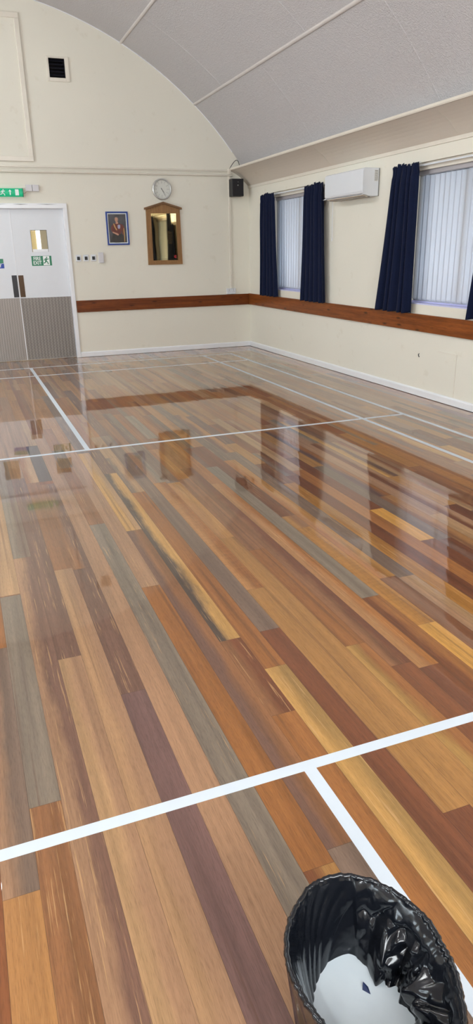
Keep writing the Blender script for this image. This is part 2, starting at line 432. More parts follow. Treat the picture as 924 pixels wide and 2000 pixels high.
me = bpy.data.meshes.new('floor'); bm.to_mesh(me); bm.free(); me.materials.append(m_floor)
for nm, ty, dm in (('plank_left', 'FLOAT_COLOR', 'FACE'), ('plank_right', 'FLOAT_COLOR', 'FACE'), ('plank_rand', 'FLOAT', 'FACE'), ('plank_figure', 'FLOAT', 'FACE'), ('end_a', 'FLOAT', 'CORNER'), ('end_b', 'FLOAT', 'CORNER')):
    me.attributes.new(nm, ty, dm)
la, ra, rnd, fgd, ea_, eb_ = [], [], [], [], [], []
for i, (ca, cb, j, r_, ln) in enumerate(rec):
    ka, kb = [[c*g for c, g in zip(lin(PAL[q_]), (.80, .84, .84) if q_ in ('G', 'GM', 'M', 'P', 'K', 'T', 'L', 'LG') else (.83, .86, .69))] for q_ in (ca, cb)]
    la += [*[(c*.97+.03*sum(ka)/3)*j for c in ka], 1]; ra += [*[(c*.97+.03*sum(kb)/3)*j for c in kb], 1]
    rnd.append(r_); fgd.append(1.0 if (ca in ('F', 'TO') and r_ > .3) else 0.0)
    ea_ += [0, 0, ln, ln]; eb_ += [ln, ln, 0, 0]
A_ = me.attributes
A_['plank_left'].data.foreach_set('color', la); A_['plank_right'].data.foreach_set('color', ra)
A_['plank_rand'].data.foreach_set('value', rnd); A_['plank_figure'].data.foreach_set('value', fgd)
A_['end_a'].data.foreach_set('value', ea_); A_['end_b'].data.foreach_set('value', eb_)
o = bpy.data.objects.new('floor', me); COL.objects.link(o); struct(o)

# ------------------------------------------------------------------ structure: walls
DX0, DX1, DZ = -.705, .772, 2.106
T = .22
bm = bmesh.new()
box(bm, XL-T, DX0, YW, YW+T, -.02, 5.1); box(bm, DX1, XW+T, YW, YW+T, -.02, 3.6+1.5)
box(bm, DX0, DX1, YW, YW+T, DZ, 3.70)
# duct hole 0.768..0.98 x 3.73..3.957 lies in the right hand piece: rebuild that piece around it
bmesh.ops.delete(bm, geom=bm.verts[:], context='VERTS')
HX0, HX1, HZ0, HZ1 = .770, .982, 3.728, 3.955
box(bm, XL-T, DX0, YW, YW+T, -.02, 5.1)
box(bm, DX0, HX0, YW, YW+T, DZ, 5.1)
box(bm, HX0, HX1, YW, YW+T, DZ, HZ0); box(bm, HX0, HX1, YW, YW+T, HZ1, 5.1)
box(bm, HX1, XW+T, YW, YW+T, -.02, 5.1)
box(bm, HX0, HX1, YW+T-.02, YW+T, HZ0, HZ1)
box(bm, DX1, HX1, YW, YW+T, -.02, DZ)
struct(finish('wall_far', bm, m_wall))
def side_wall(name, x0, x1, wins, z0, z1):
    bm = bmesh.new(); ys = YB-.2
    for a, b in sorted(wins):
        box(bm, x0, x1, ys, a, -.02, 3.4); box(bm, x0, x1, a, b, -.02, z0); box(bm, x0, x1, a, b, z1, 3.4); ys = b
    box(bm, x0, x1, ys, YW, -.02, 3.4)
    return struct(finish(name, bm, m_wall))
RIGHT_WINDOWS = [(-1.62, -.14), (-5.14, -3.66), (-8.66, -7.18)]
WZ0, WZ1 = .935, 2.272
side_wall('wall_right', XW, XW+T, RIGHT_WINDOWS, WZ0, WZ1)
side_wall('wall_left', XL-T, XL, LEFT_WINDOWS, WZ0, WZ1)
bm = bmesh.new(); box(bm, XL-T, XW+T, YB-T, YB, -.02, 5.1); struct(finish('wall_back', bm, m_wall))
# arched ceiling
CX, CZ, CR = -.424, -.185, 4.90
bm = bmesh.new(); n = 96; a0, a1 = math.acos((XW+.02-CX)/CR), PI-math.acos((CX-XL+.02)/CR)
prof = [(CX+CR*math.cos(a0+(a1-a0)*i/n), CZ+CR*math.sin(a0+(a1-a0)*i/n)) for i in range(n+1)]
outr = [(CX+(CR+.12)*math.cos(a0+(a1-a0)*i/n), CZ+(CR+.12)*math.sin(a0+(a1-a0)*i/n)) for i in range(n+1)]
for (pa, flip) in ((prof, 0), (outr, 1)):
    rows = [[bm.verts.new((x, y, z)) for x, z in pa] for y in (YW+.01, YB-.1)]
    for i in range(n): bm.faces.new((rows[0][i], rows[0][i+1], rows[1][i+1], rows[1][i]))
c_ = finish('ceiling', bm, m_ceil, smooth=True); struct(c_)
def arc_pt(ang, r=CR): return (CX+r*math.cos(ang), CZ+r*math.sin(ang))
tn = 0
def nexttrim():
    global tn; tn += 1; return 'trim_%d' % tn
# long half-round battens over the board joints
AB = [math.atan2(4.19-CZ, 1.77-CX), math.atan2(3.495-CZ, 2.80-CX)]
stp = AB[0]-AB[1]
for k in range(-1, 6):
    a = AB[0]+k*stp if k >= 0 else AB[1]
    x, z = arc_pt(a); bm = bmesh.new()
    tx, tz = -math.sin(a), math.cos(a); nx, nz = -math.cos(a), -math.sin(a)
    pts = []
    for i in range(9):
        t = PI*i/8; w = .021*math.cos(t); h = .016*math.sin(t) - .003
        pts.append((x+tx*w+nx*h, z+tz*w+nz*h))
    extr(bm, pts, 'y', YW-.002, YB+.002); struct(finish(nexttrim(), bm, m_batten, smooth=False))
# thin flat joint strips following the arch
def joint(y, aa, ab):
    bm = bmesh.new(); m = 24; V = []
    for i in range(m+1):
        a = aa+(ab-aa)*i/m
        p = [arc_pt(a, CR-.0035), arc_pt(a, CR+.004)]
        V.append([bm.verts.new((p[0][0], y-.006, p[0][1])), bm.verts.new((p[0][0], y+.006, p[0][1])), bm.verts.new((p[1][0], y+.016, p[1][1])), bm.verts.new((p[1][0], y-.016, p[1][1]))])
    for i in range(m):
        for j in range(4): bm.faces.new((V[i][j], V[i][(j+1) % 4], V[i+1][(j+1) % 4], V[i+1][j]))
    struct(finish(nexttrim(), bm, m_ceil))
hw = .005
for y in (-1.70, -4.20, -6.64, -9.1): joint(y, a0, AB[1]-hw)
for y in (-.45, -2.90, -5.34, -7.8): joint(y, AB[1]+hw, AB[0]-hw)
for y in (-1.70, -4.14, -6.6): joint(y, AB[0]+hw, AB[0]+stp-hw)
# thin bead where the ceiling meets the end wall
bm = bmesh.new(); tube(bm, [(arc_pt(a0+(a1-a0)*i/80, CR-.004)[0], YW-.004, arc_pt(a0+(a1-a0)*i/80, CR-.004)[1]) for i in range(4, 77)], .007, 6)
struct(finish(nexttrim(), bm, m_white))
# sloping boxed cove along both side walls
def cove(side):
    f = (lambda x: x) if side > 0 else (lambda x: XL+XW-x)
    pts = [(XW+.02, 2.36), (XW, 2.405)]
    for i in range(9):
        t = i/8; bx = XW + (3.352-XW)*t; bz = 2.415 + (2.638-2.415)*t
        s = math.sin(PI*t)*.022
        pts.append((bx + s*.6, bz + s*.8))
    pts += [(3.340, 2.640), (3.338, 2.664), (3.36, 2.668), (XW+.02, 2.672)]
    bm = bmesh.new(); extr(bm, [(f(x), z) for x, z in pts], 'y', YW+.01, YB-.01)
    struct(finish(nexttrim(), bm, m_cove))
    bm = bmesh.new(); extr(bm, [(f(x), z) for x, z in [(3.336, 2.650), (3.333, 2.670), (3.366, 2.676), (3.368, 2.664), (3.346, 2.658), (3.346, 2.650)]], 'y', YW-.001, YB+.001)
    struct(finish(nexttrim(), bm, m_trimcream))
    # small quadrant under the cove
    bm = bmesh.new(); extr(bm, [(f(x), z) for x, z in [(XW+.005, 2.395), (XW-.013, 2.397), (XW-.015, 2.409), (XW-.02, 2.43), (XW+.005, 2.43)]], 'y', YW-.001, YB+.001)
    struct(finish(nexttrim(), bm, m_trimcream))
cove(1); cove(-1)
# board joints showing on the cove face
for y in (-1.95, -4.35):
    bm = bmesh.new()
    P = [(XW + (3.352-XW)*t + math.sin(PI*t)*.022*.6 - .0015, 2.415+(2.638-2.415)*t + math.sin(PI*t)*.022*.8 - .0015) for t in [i/8 for i in range(1, 8)]]
    V = [[bm.verts.new((x, y-.004, z)), bm.verts.new((x, y+.004, z)), bm.verts.new((x+.006, y+.006, z+.006)), bm.verts.new((x+.006, y-.006, z+.006))] for x, z in P]
    for i in range(len(V)-1):
        for j in range(4): bm.faces.new((V[i][j], V[i][(j+1) % 4], V[i+1][(j+1) % 4], V[i+1][j]))
    struct(finish(nexttrim(), bm, m_cove))
# skirting boards
def skirt(name, pts_axis, a, b, at, sgn):
    h = .078
    pr = [(at, 0.004), (at+sgn*.018, 0.004), (at+sgn*.018, h-.016), (at+sgn*.013, h-.006), (at+sgn*.006, h), (at, h)]
    bm = bmesh.new(); extr(bm, pr, pts_axis, a, b); struct(finish(name, bm, m_white))
skirt('baseboard_right', 'y', YB, YW-.001, XW, -1); skirt('baseboard_left', 'y', YB, YW, XL, 1)
skirt('baseboard_far', 'x', .826, XW-.017, YW, -1)
bm = bmesh.new(); extr(bm, [(YW, .004), (YW-.018, .004), (YW-.018, .062), (YW-.006, .078), (YW, .078)], 'x', XL+.018, -.759); struct(finish('baseboard_far_left', bm, m_white))
# timber dado rails
bm = bmesh.new(); box(bm, .832, XW-.028, YW-.028, YW, .669, .836, .003, 1); o = finish('dado_rail', bm, m_dado_x)
tag(o, 'broad stained pine dado board on the end wall, right of the double doors', 'dado rail', None)
bm = bmesh.new(); box(bm, XW-.028, XW, YB, YW, .669, .840, .003, 1); o = finish('dado_rail', bm, m_dado_y)
tag(o, 'long knotty stained pine dado board running beneath the curtained windows', 'dado rail', None)

# ------------------------------------------------------------------ windows on the right, blinds, curtains
for wi, (a, b) in enumerate(RIGHT_WINDOWS):
    bm = bmesh.new(); fx0, fx1 = XW+.125, XW+.175
    box(bm, fx0, fx1, a, a+.05, WZ0, WZ1); box(bm, fx0, fx1, b-.05, b, WZ0, WZ1)
    box(bm, fx0, fx1, a+.05, b-.05, WZ0, WZ0+.05); box(bm, fx0, fx1, a+.05, b-.05, WZ1-.06, WZ1)
    box(bm, fx0, fx1, (a+b)/2-.03, (a+b)/2+.03, WZ0+.05, WZ1-.06)
    w = struct(finish('window_%d' % (wi+1), bm, m_white))
    bm = bmesh.new(); box(bm, fx0+.02, fx0+.026, a+.05, b-.05, WZ0+.05, WZ1-.06); finish('pane', bm, m_glass, w)
    # inner sill and head board
    bm = bmesh.new(); box(bm, XW+.004, XW+.125, a, b, WZ0-.005, WZ0+.012, .003, 1); finish('window_sill', bm, m_lilac, w)
    bm = bmesh.new(); box(bm, XW+.085, XW+.12, a, b, WZ0+.012, WZ0+.026, .002, 1); finish('sill_bead', bm, m_lilac, w)
    bm = bmesh.new(); box(bm, XW+.035, XW+.058, a, b, 2.205, WZ1, .003, 1); finish('head_board', bm, m_trimcream, w)
for wi, (a, b) in enumerate(LEFT_WINDOWS):
    bm = bmesh.new(); fx0, fx1 = XL-.175, XL-.125
    box(bm, fx0, fx1, a, a+.05, WZ0, WZ1); box(bm, fx0, fx1, b-.05, b, WZ0, WZ1)
    box(bm, fx0, fx1, a+.05, b-.05, WZ0, WZ0+.05); box(bm, fx0, fx1, a+.05, b-.05, WZ1-.06, WZ1)
    box(bm, fx0, fx1, (a+b)/2-.03, (a+b)/2+.03, WZ0+.05, WZ1-.06)
    w = struct(finish('window_%d' % (wi+4), bm, m_white))
    bm = bmesh.new(); box(bm, fx0+.02, fx0+.026, a+.05, b-.05, WZ0+.05, WZ1-.06); finish('pane', bm, m_glass, w)
BL = ['narrow-slatted white vertical blind in the window nearest the room corner',
      'broad white vertical blind in the window right of the air conditioner']
for wi, (a, b) in enumerate(RIGHT_WINDOWS[:2]):
    random.seed(31+wi)
    r = thing('vertical_blind', (XW+.09, (a+b)/2, 2.2), BL[wi], 'blind')
    yc = (a+b)/2; L = b-a-.02
    bm = bmesh.new(); box(bm, -.028, .028, -L/2, L/2, -.035, .012, .003, 1); finish('headrail', bm, m_headrail, r)
    nsl = 18; pitch = L/nsl
    proto = None
    for i in range(nsl):
        bm = bmesh.new(); w_ = .089; th = .0007; m = 6
        for s_ in (0,):
            V = []
            for z in (-.042, -1.215):
                V.append([bm.verts.new((.005*(1-(2*j/m-1)**2), (j/m-.5)*w_, z)) for j in range(m+1)])
            for j in range(m): bm.faces.new((V[0][j], V[0][j+1], V[1][j+1], V[1][j]))
            # rounded foot of the slat
            foot = [bm.verts.new((.005*(1-(2*j/m-1)**2), (j/m-.5)*w_*.86, -1.215-.016*math.sin(PI*j/m)-.004)) for j in range(m+1)]
            for j in range(m): bm.faces.new((V[1][j], V[1][j+1], foot[j+1], foot[j]))
        if proto is None:
            so = finish('slat', bm, m_blind, r, smooth=True); proto = so.data
            so.modifiers.new('thickness', 'SOLIDIFY').thickness = .0009
        else:
            bm.free(); so = bpy.data.objects.new('slat', proto); COL.objects.link(so); so.parent = r
            so.modifiers.new('thickness', 'SOLIDIFY').thickness = .0009
        so.location = (0, -L/2+(i+.5)*pitch, 0)
        so.rotation_euler = (0, 0, math.radians((13+random.uniform(-3, 3)) if wi == 0 else (4+random.uniform(-1.5, 1.5))))
    bm = bmesh.new(); tube(bm, [(0, -L/2+.02, -1.21), (0, L/2-.02, -1.21)], .0018, 5); finish('bead_chain', bm, m_plastic, r)

def curtain(y0t, y1t, y0b, y1b, ztop, zbot, nf, seed, label, waist=0.0, xoff=-.075):
    """pencil pleat curtain; y0 nearer the viewer, y1 farther"""
    random.seed(seed)
    r = thing('curtain', (XW, (y0t+y1t)/2, zbot), label, 'curtain', None)
    yc = (y0t+y1t)/2
    bm = bmesh.new(); NU, NV = 150, 60; ph = [random.uniform(0, 6.28) for _ in range(6)]
    G = []
    for j in range(NV+1):
        v = j/NV; z = ztop+(zbot-ztop)*v; row = []
        e = v**1.15
        ya = y0t+(y0b-y0t)*e; yb = y1t+(y1b-y1t)*e
        sq = waist*math.exp(-((v-.13)/.10)**2)
        yb2 = yb - sq*(.6 if waist > 0 else 1); ya2 = ya
        for i in range(NU+1):
            u = i/NU
            uw = u + .018*math.sin(2*PI*u*2+ph[0]+v*1.2) + .012*math.sin(5*u*PI+ph[1]+1.5*v)
            top = math.exp(-v/.035)
            fold = math.sin(2*PI*nf*uw+ph[2])
            fold = math.copysign(abs(fold)**.8, fold)
            pleat = math.sin(2*PI*nf*3*u+ph[3])
            amp = .032*(1-.45*math.exp(-v/.07)) * (1-.25*math.sin(PI*v))
            x = xoff + amp*fold*(1-.6*top) + .010*pleat*math.exp(-v/.05) + .006*math.sin(2*PI*nf*.5*u+ph[4]+2*v)
            if .045 < v < .075: x += .004
            z2 = z + (0.008*math.sin(2*PI*nf*1.0*u+ph[5]) + .006*pleat + .010*math.sin(2*PI*u*1.3+ph[1]))*(1-v)**14
            if v > .97: z2 += .004*fold
            yy = ya2+(yb2-ya2)*u + .006*math.cos(2*PI*nf*u+ph[2])
            row.append(bm.verts.new((x, yy-yc, z2-zbot)))
        G.append(row)
    for j in range(NV):
        for i in range(NU): bm.faces.new((G[j][i], G[j][i+1], G[j+1][i+1], G[j+1][i]))
    c = finish('curtain_cloth', bm, m_curtain, r, smooth=True)
    s = c.modifiers.new('thickness', 'SOLIDIFY'); s.thickness = .003
    # heading tape hooks
    for i in range(5):
        u = (i+.5)/5; y = y0t+(y1t-y0t)*u-yc
        bm = bmesh.new(); tube(bm, [(-.035, y, ztop-zbot-.03), (-.02, y, ztop-zbot+.012), (-.008, y, ztop-zbot+.010), (-.008, y, ztop-zbot-.012)], .0022, 6)
        finish('curtain_hook', bm, m_plastic, r)
    return r
curtain(-.385, .125, -.475, .185, 2.252, .845, 5, 3, 'navy curtain nearest the room corner, left of the narrow-slatted blind', .03)
curtain(-1.885, -1.375, -1.985, -1.335, 2.262, .842, 5, 5, 'navy curtain hanging just left of and partly under the air conditioner', .0)
curtain(-3.835, -3.405, -3.86, -3.205, 2.268, .845, 5, 9, 'navy curtain flaring wide at its hem, right of the air conditioner', .0)
curtain(-5.42, -4.93, -5.45, -4.795, 2.262, .855, 5, 12, 'navy curtain cut off by the right edge of the photo, beyond the broad blind', .0)
# curtain tracks
for (a, b), lb in zip(RIGHT_WINDOWS[:2], ('slim white curtain track above the window nearest the corner', 'slim white curtain track above the window right of the air conditioner')):
    o = bxo('curtain_track', (XW-.012, XW, a-.30, b+.27, 2.236, 2.252), m_plastic, None, .002, 1); tag(o, lb, 'curtain track')
# cord beside the second curtain
bm = bmesh.new(); tube(bm, [(XW-.03, -2.045, 2.10), (XW-.032, -2.045, 1.9), (XW-.03, -2.048, 1.62)], .0035, 6); tube(bm, [(XW-.03, -2.048, 1.62), (XW-.03, -2.048, 1.58)], .006, 8)
tag(finish('pull_cord', bm, m_plastic), 'short white pull cord hanging beside the curtain under the air conditioner', 'cord')

# ------------------------------------------------------------------ double doors
def door_leaf(name, x0, x1, hinge_right):
    r = bpy.data.objects.new(name, None); COL.objects.link(r); r.location = (x0, YW+.045, 0); r['kind'] = 'structure'
    w = x1-x0; bm = bmesh.new()
    if hinge_right:     # leaf with vision panel
        vx0, vx1, vz0, vz1 = .283-x0, .515-x0, 1.53, 1.826
        box(bm, 0, vx0, 0, .044, .006, DZ-.004); box(bm, vx1, w, 0, .044, .006, DZ-.004)
        box(bm, vx0, vx1, 0, .044, .006, vz0); box(bm, vx0, vx1, 0, .044, vz1, DZ-.004)
        finish('door_panel', bm, m_door, r)
        bm = bmesh.new(); box(bm, vx0, vx1, .02, .026, vz0, vz1); finish('vision_glass', bm, m_glass, r)
        bm = bmesh.new(); box(bm, vx0+.012, vx1-.003, .002, .02, 1.530, 1.568, .003, 1); finish('glazing_bead', bm, m_white, r)
        bm = bmesh.new(); box(bm, vx0, vx0+.006, .002, .02, vz0, vz1); box(bm, vx1-.006, vx1, .002, .02, vz0, vz1); box(bm, vx0, vx1, .002, .02, vz1-.006, vz1); finish('glazing_bead', bm, m_grey, r)
        bxo('kick_plate', (.004, w-.004, -.002, .001, .01, .900), m_tread, r)
        bxo('pull_plate', (.010, .082, -.004, .001, .915, 1.218), m_bronze, r, .001, 1)
    else:
        vx0, vx1, vz0, vz1 = .18, .412, 1.53, 1.826
        box(bm, 0, vx0, 0, .044, .006, DZ-.004); box(bm, vx1, w, 0, .044, .006, DZ-.004)
        box(bm, vx0, vx1, 0, .044, .006, vz0); box(bm, vx0, vx1, 0, .044, vz1, DZ-.004)
        finish('door_panel', bm, m_door, r)
        bm = bmesh.new(); box(bm, vx0, vx1, .02, .026, vz0, vz1); finish('vision_glass', bm, m_glass, r)
        bxo('kick_plate', (.004, w-.004, -.002, .001, .01, .905), m_tread2, r)
        bxo('push_plate', (w-.078, w-.006, -.004, .001, .915, 1.220), m_darkplate, r, .001, 1)
        bxo('meeting_strip', (w-.004, w+.004, -.004, .002, .006, DZ-.006), m_white, r)
    return r
d1 = door_leaf('door_1', DX0+.004, .030, False); d2 = door_leaf('door_2', .034, DX1-.004, True)
# architrave
bm = bmesh.new()
box(bm, DX1, .826, YW-.018, YW, .0, 2.172, .004, 2); box(bm, -.759, DX0, YW-.018, YW, .0, 2.172, .004, 2)
box(bm, -.759, .826, YW-.019, YW, DZ, 2.1725, .004, 2)
struct(finish(nexttrim(), bm, m_white))
bm = bmesh.new()   # frame lining and stop
box(bm, DX1-.003, DX1+.01, YW-.008, YW+.12, 0, DZ); box(bm, DX0-.01, DX0+.003, YW-.008, YW+.12, 0, DZ); box(bm, DX0-.01, DX1+.01, YW-.008, YW+.12, DZ-.003, DZ+.01)
box(bm, DX1-.018, DX1, YW+.092, YW+.11, 0, DZ); box(bm, DX0, DX0+.018, YW+.092, YW+.11, 0, DZ); box(bm, DX0, DX1, YW+.092, YW+.11, DZ-.02, DZ)
struct(finish(nexttrim(), bm, m_white))
# lobby behind the doors, seen through the vision panel
m_lobby = simple('lobby_wall_paint', (190, 172, 128), .6)
bm = bmesh.new(); y0, y1 = YW+T+.001, 3.6
box(bm, -1.3, -1.2, y0, y1, 0, 2.6); box(bm, 1.6, 1.7, y0, y1, 0, 2.6); box(bm, -1.3, 1.7, y1, y1+.1, 0, 2.6); box(bm, -1.3, 1.7, y0, y1, 2.6, 2.7); box(bm, -1.3, 1.7, y0, y1, -.1, 0)
struct(finish('wall_lobby', bm, m_lobby))
area('lobby_lamp', (.3, 2.2, 2.5), (0, 0, 0), .8, .8, 22, (1, .95, .86))
m_daylit = emis('daylit_lobby_window', (.85, .93, 1.0), 1.3)
bm = bmesh.new(); box(bm, .655, .722, 3.585, 3.6, .9, 2.3); w = struct(finish('window_8', bm, m_daylit))
bm = bmesh.new(); box(bm, .726, 1.1, 3.55, 3.6, 0.0, 2.2); struct(finish(nexttrim(), bm, simple('grey_lobby_curtain', (150, 142, 128), .8)))
# torn paint shadow gap over the door
bm = bmesh.new()
for (xa, xb, h) in ((-.25, .02, .004), (.08, .30, .007), (.40, .70, .006)):
    V = [(xa, 2.160), ((xa+xb)/2, 2.160-h), (xb, 2.160), ((xa+xb)/2, 2.160+h*.3)]
    extr(bm, V, 'y', YW-.0195, YW-.0185)
struct(finish(nexttrim(), bm, m_grey))

# running figure for the safety signs (unit height, facing left or right), drawn as flat strokes
def stick(bm, P, w, y0, y1, f):
    for (a, b, wa) in P:
        ax, az = f(*a); bx, bz = f(*b); d = Vector((bx-ax, bz-az)); d.normalize(); nrm = Vector((-d.y, d.x))*wa*w/2
        extr(bm, [(ax+nrm.x, az+nrm.y), (bx+nrm.x, bz+nrm.y), (bx-nrm.x, bz-nrm.y), (ax-nrm.x, az-nrm.y)], 'y', y0, y1)
FIG = [((.52, .72), (.40, .42), 1.5), ((.52, .74), (.26, .66), .8), ((.26, .66), (.14, .48), .7), ((.54, .74), (.76, .62), .8), ((.76, .62), (.88, .74), .7),
       ((.42, .44), (.66, .30), 1.0), ((.66, .30), (.80, .02), .9), ((.40, .44), (.30, .22), 1.0), ((.30, .22), (.04, .16), .9)]
def figure(name, mat, parent, cx, cz, h, w, mirror, y):
    bm = bmesh.new(); s = -1 if mirror else 1
    f = lambda a, b: (cx+s*(a-.5)*w, cz+(b-.5)*h)
    stick(bm, FIG, h*.13, y-.0006, y, f)
    hx, hz = f(.60, .88); disc_y(bm, hx, hz, h*.085, y-.0006, y, 16)
    return finish(name, bm, mat, parent)
# FIRE EXIT sign on the right door
fs = thing('fire_exit_sign', (.400, YW+.0445, 1.409), 'green FIRE EXIT sign with running figure on the right-hand door', 'sign')
bxo('sign_plate', (-.142, .142, -.002, 0, -.067, .067), m_green, fs, .0005, 1)
letters('lettering', 'FIRE', .068, m_signwhite, fs, (-.062, -.0022, .029), RX, .0004, .86, .0012)
letters('lettering', 'EXIT', .068, m_signwhite, fs, (-.062, -.0022, -.029), RX, .0004, .86, .0012)
bxo('white_panel', (.022, .112, -.0028, -.002, -.062, .064), m_signwhite, fs)
figure('running_figure', m_green, fs, .066, .004, .108, .088, False, -.0029)
# sign on the left door (only its end shows)
ls = thing('door_notice', (-.235, YW+.0445, 1.383), 'green and blue notice on the left-hand door, cut off by the photo edge', 'sign')
bxo('green_panel', (-.10, .100, -.002, 0, .004, .064), m_green, ls)
bxo('blue_panel', (-.10, .104, -.002, 0, -.064, -.001), m_signblue, ls)
letters('lettering', 'T', .052, m_signwhite, ls, (.052, -.0022, -.032), RX, .0004, 1.0, .002)
# exit light over the doors
el = thing('exit_light', (.0, YW, 2.307), 'green illuminated exit sign with white arrow, over the double doors', 'exit sign')
m_exitlit = simple('exit_light_green', (12, 140, 96), .3, vary=.03)
q = m_exitlit.node_tree.nodes['Principled BSDF']; q.inputs['Emission Color'].default_value = (.01, .28, .14, 1); q.inputs['Emission Strength'].default_value = .35
bm = bmesh.new(); pr = []
for i in range(11):
    t = -PI/2+PI*i/10; pr.append((-.022-.036*math.cos(t), .054*math.sin(t)))
pr = [(0, -.054)]+pr+[(0, .054)]
extr(bm, pr, 'x', -.235, .235); finish('green_diffuser', bm, m_exitlit, el)
for xa in (-.243, .235):
    bm = bmesh.new(); extr(bm, [(a*1.02, b*1.04) for a, b in pr], 'x', xa, xa+.008); finish('end_cap', bm, m_green, el)
bm = bmesh.new(); yv = -.0592
extr(bm, [(.060, -.035), (.072, -.035), (.072, .010), (.087, .010), (.066, .036), (.045, .010), (.060, .010)], 'y', yv-.001, yv+.004)
finish('arrow', bm, m_signwhite, el)
bm = bmesh.new(); box(bm, .135, .182, yv-.001, yv+.008, -.038, .038); finish('door_symbol', bm, m_signwhite, el)
figure('running_figure', m_signwhite, el, -.030, 0, .082, .08, False, yv)
# twin module box
bx = thing('alarm_module', (.373, YW, 2.366), 'small pale grey twin junction box to the right of the exit light', 'junction box')
bxo('module', (-.088, -.002, -.035, 0, -.042, .042), m_plasticgrey, bx, .004); bxo('module', (.002, .088, -.035, 0, -.042, .042), m_plasticgrey, bx, .004)
bm = bmesh.new(); tube(bm, [(.243, YW-.01, 2.30), (.265, YW-.01, 2.295), (.29, YW-.008, 2.32)], .004, 6)
tag(finish('cable', bm, simple('pinkish_cable', (190, 160, 140), .5)), 'short cable joining the exit light to the grey junction box', 'cable')

# switches: build one, copy the thing and its parts
sw = thing('key_switch', (.925, YW, 1.433), 'white square key switch with black centre, the one closest to the door frame', 'switch', 'key switches beside the double doors')
bxo('face_plate', (-.038, .038, -.012, 0, -.046, .046), m_plastic, sw, .004); bxo('black_insert', (-.021, .021, -.017, -.012, -.026, .022), m_black, sw, .002, 1)
def dup(src, loc, label):
    r = src.copy(); COL.objects.link(r); r.location = loc; r['label'] = label
    for ch in list(src.children):
        c = ch.copy(); COL.objects.link(c); c.parent = r
    return r
dup(sw, (1.037, YW, 1.433), 'white square key switch with black centre, the middle one of three')
dup(sw, (1.147, YW, 1.433), 'white square key switch with black centre, next to the plain grey thermostat cover')
th_ = thing('thermostat', (1.258, YW, 1.434), 'plain pale grey upright thermostat cover right of the three key switches', 'thermostat')
bxo('cover', (-.037, .037, -.026, -.004, -.074, .074), m_plasticgrey, th_, .004); bxo('back_plate', (-.034, .034, -.006, 0, -.071, .071), m_grey, th_)

# portrait
pf = thing('framed_portrait', (1.5405, YW, 1.836), 'blue-framed portrait of a seated figure in red uniform', 'picture')
W2, H2 = .165, .229
bm = bmesh.new(); fw_ = .021
box(bm, -W2, W2, -.022, 0, H2-fw_, H2, .003, 1); box(bm, -W2, W2, -.022, 0, -H2, -H2+fw_, .003, 1)
box(bm, -W2, -W2+fw_, -.022, 0, -H2+fw_, H2-fw_, .003, 1); box(bm, W2-fw_, W2, -.022, 0, -H2+fw_, H2-fw_, .003, 1); finish('frame', bm, m_blueframe, pf)
bxo('mount', (-W2+fw_, W2-fw_, -.008, -.002, -H2+fw_, H2-fw_), m_signwhite, pf)
def paint_mat():
    q = N('painted_backdrop'); f = q.noise(9, 5, q.objc())
    q.l(q.mix(f, lin((52, 48, 52)), lin((98, 96, 100))), q.b.inputs['Base Color']); q.b.inputs['Roughness'].default_value = .25; return q.m
def patch_mat(name, a, b, sc=40): 
    q = N(name); f = q.noise(sc, 4, q.objc()); q.l(q.mix(f, lin(a), lin(b)), q.b.inputs['Base Color']); q.b.inputs['Roughness'].default_value = .3; return q.m
bxo('picture', (-.131, .131, -.0095, -.008, -.195, .195), paint_mat(), pf)
def blob(name, pts, mat, y, parent=pf):
    # closed smooth outline
    P = []; n = len(pts)
    for i in range(n):
        p0, p1, p2, p3 = [Vector(pts[(i+k-1) % n]) for k in range(4)]
        for t in (0, .25, .5, .75):
            P.append(.5*((2*p1)+(-p0+p2)*t+(2*p0-5*p1+4*p2-p3)*t*t+(-p0+3*p1-3*p2+p3)*t**3))
    bm = bmesh.new(); extr(bm, [(p.x, p.y) for p in P], 'y', y-.0004, y); return finish(name, bm, mat, parent)
m_skin = patch_mat('painted_skin', (176, 128, 104), (196, 150, 124)); m_uni = patch_mat('painted_red_tunic', (84, 36, 28), (122, 56, 42), 30)
m_dk = patch_mat('painted_dark_cloth', (34, 30, 30), (66, 58, 50), 18); m_hair = patch_mat('painted_hair', (60, 54, 52), (100, 92, 88)); m_gold = patch_mat('painted_gold', (170, 130, 70), (200, 160, 100))
blob('painted_legs', [(-.105, -.190), (-.095, -.12), (-.06, -.06), (.02, -.055), (.07, -.09), (.10, -.15), (.105, -.19)], m_dk, -.0096)
blob('painted_tunic', [(-.085, .035), (-.055, .062), (-.02, .07), (.03, .065), (.085, .045), (.105, -.01), (.095, -.075), (.07, -.085), (.055, -.03), (.04, -.075), (-.03, -.085), (-.06, -.06), (-.095, -.04), (-.10, .0)], m_uni, -.0100)
blob('painted_neck', [(-.022, .064), (-.018, .09), (.008, .09), (.012, .064)], m_skin, -.0104)
blob('painted_hair', [(-.040, .125), (-.034, .150), (-.008, .163), (.020, .152), (.024, .120), (.012, .098), (-.028, .1)], m_hair, -.0105)
blob('painted_face', [(-.034, .122), (-.028, .146), (-.006, .150), (.010, .140), (.010, .108), (-.004, .084), (-.020, .086), (-.031, .102)], m_skin, -.0109)
blob('painted_sash', [(-.060, .060), (-.048, .064), (-.030, .02), (-.010, -.02), (-.022, -.024), (-.044, .012)], m_gold, -.0106)
blob('painted_medals', [(.005, .045), (.038, .047), (.040, .018), (.030, -.005), (.006, .002)], patch_mat('painted_medals', (70, 90, 150), (210, 205, 220), 120), -.0106)
blob('painted_hands', [(-.075, -.045), (-.045, -.055), (.0, -.072), (.012, -.088), (-.004, -.096), (-.04, -.078), (-.078, -.06)], m_skin, -.0106)
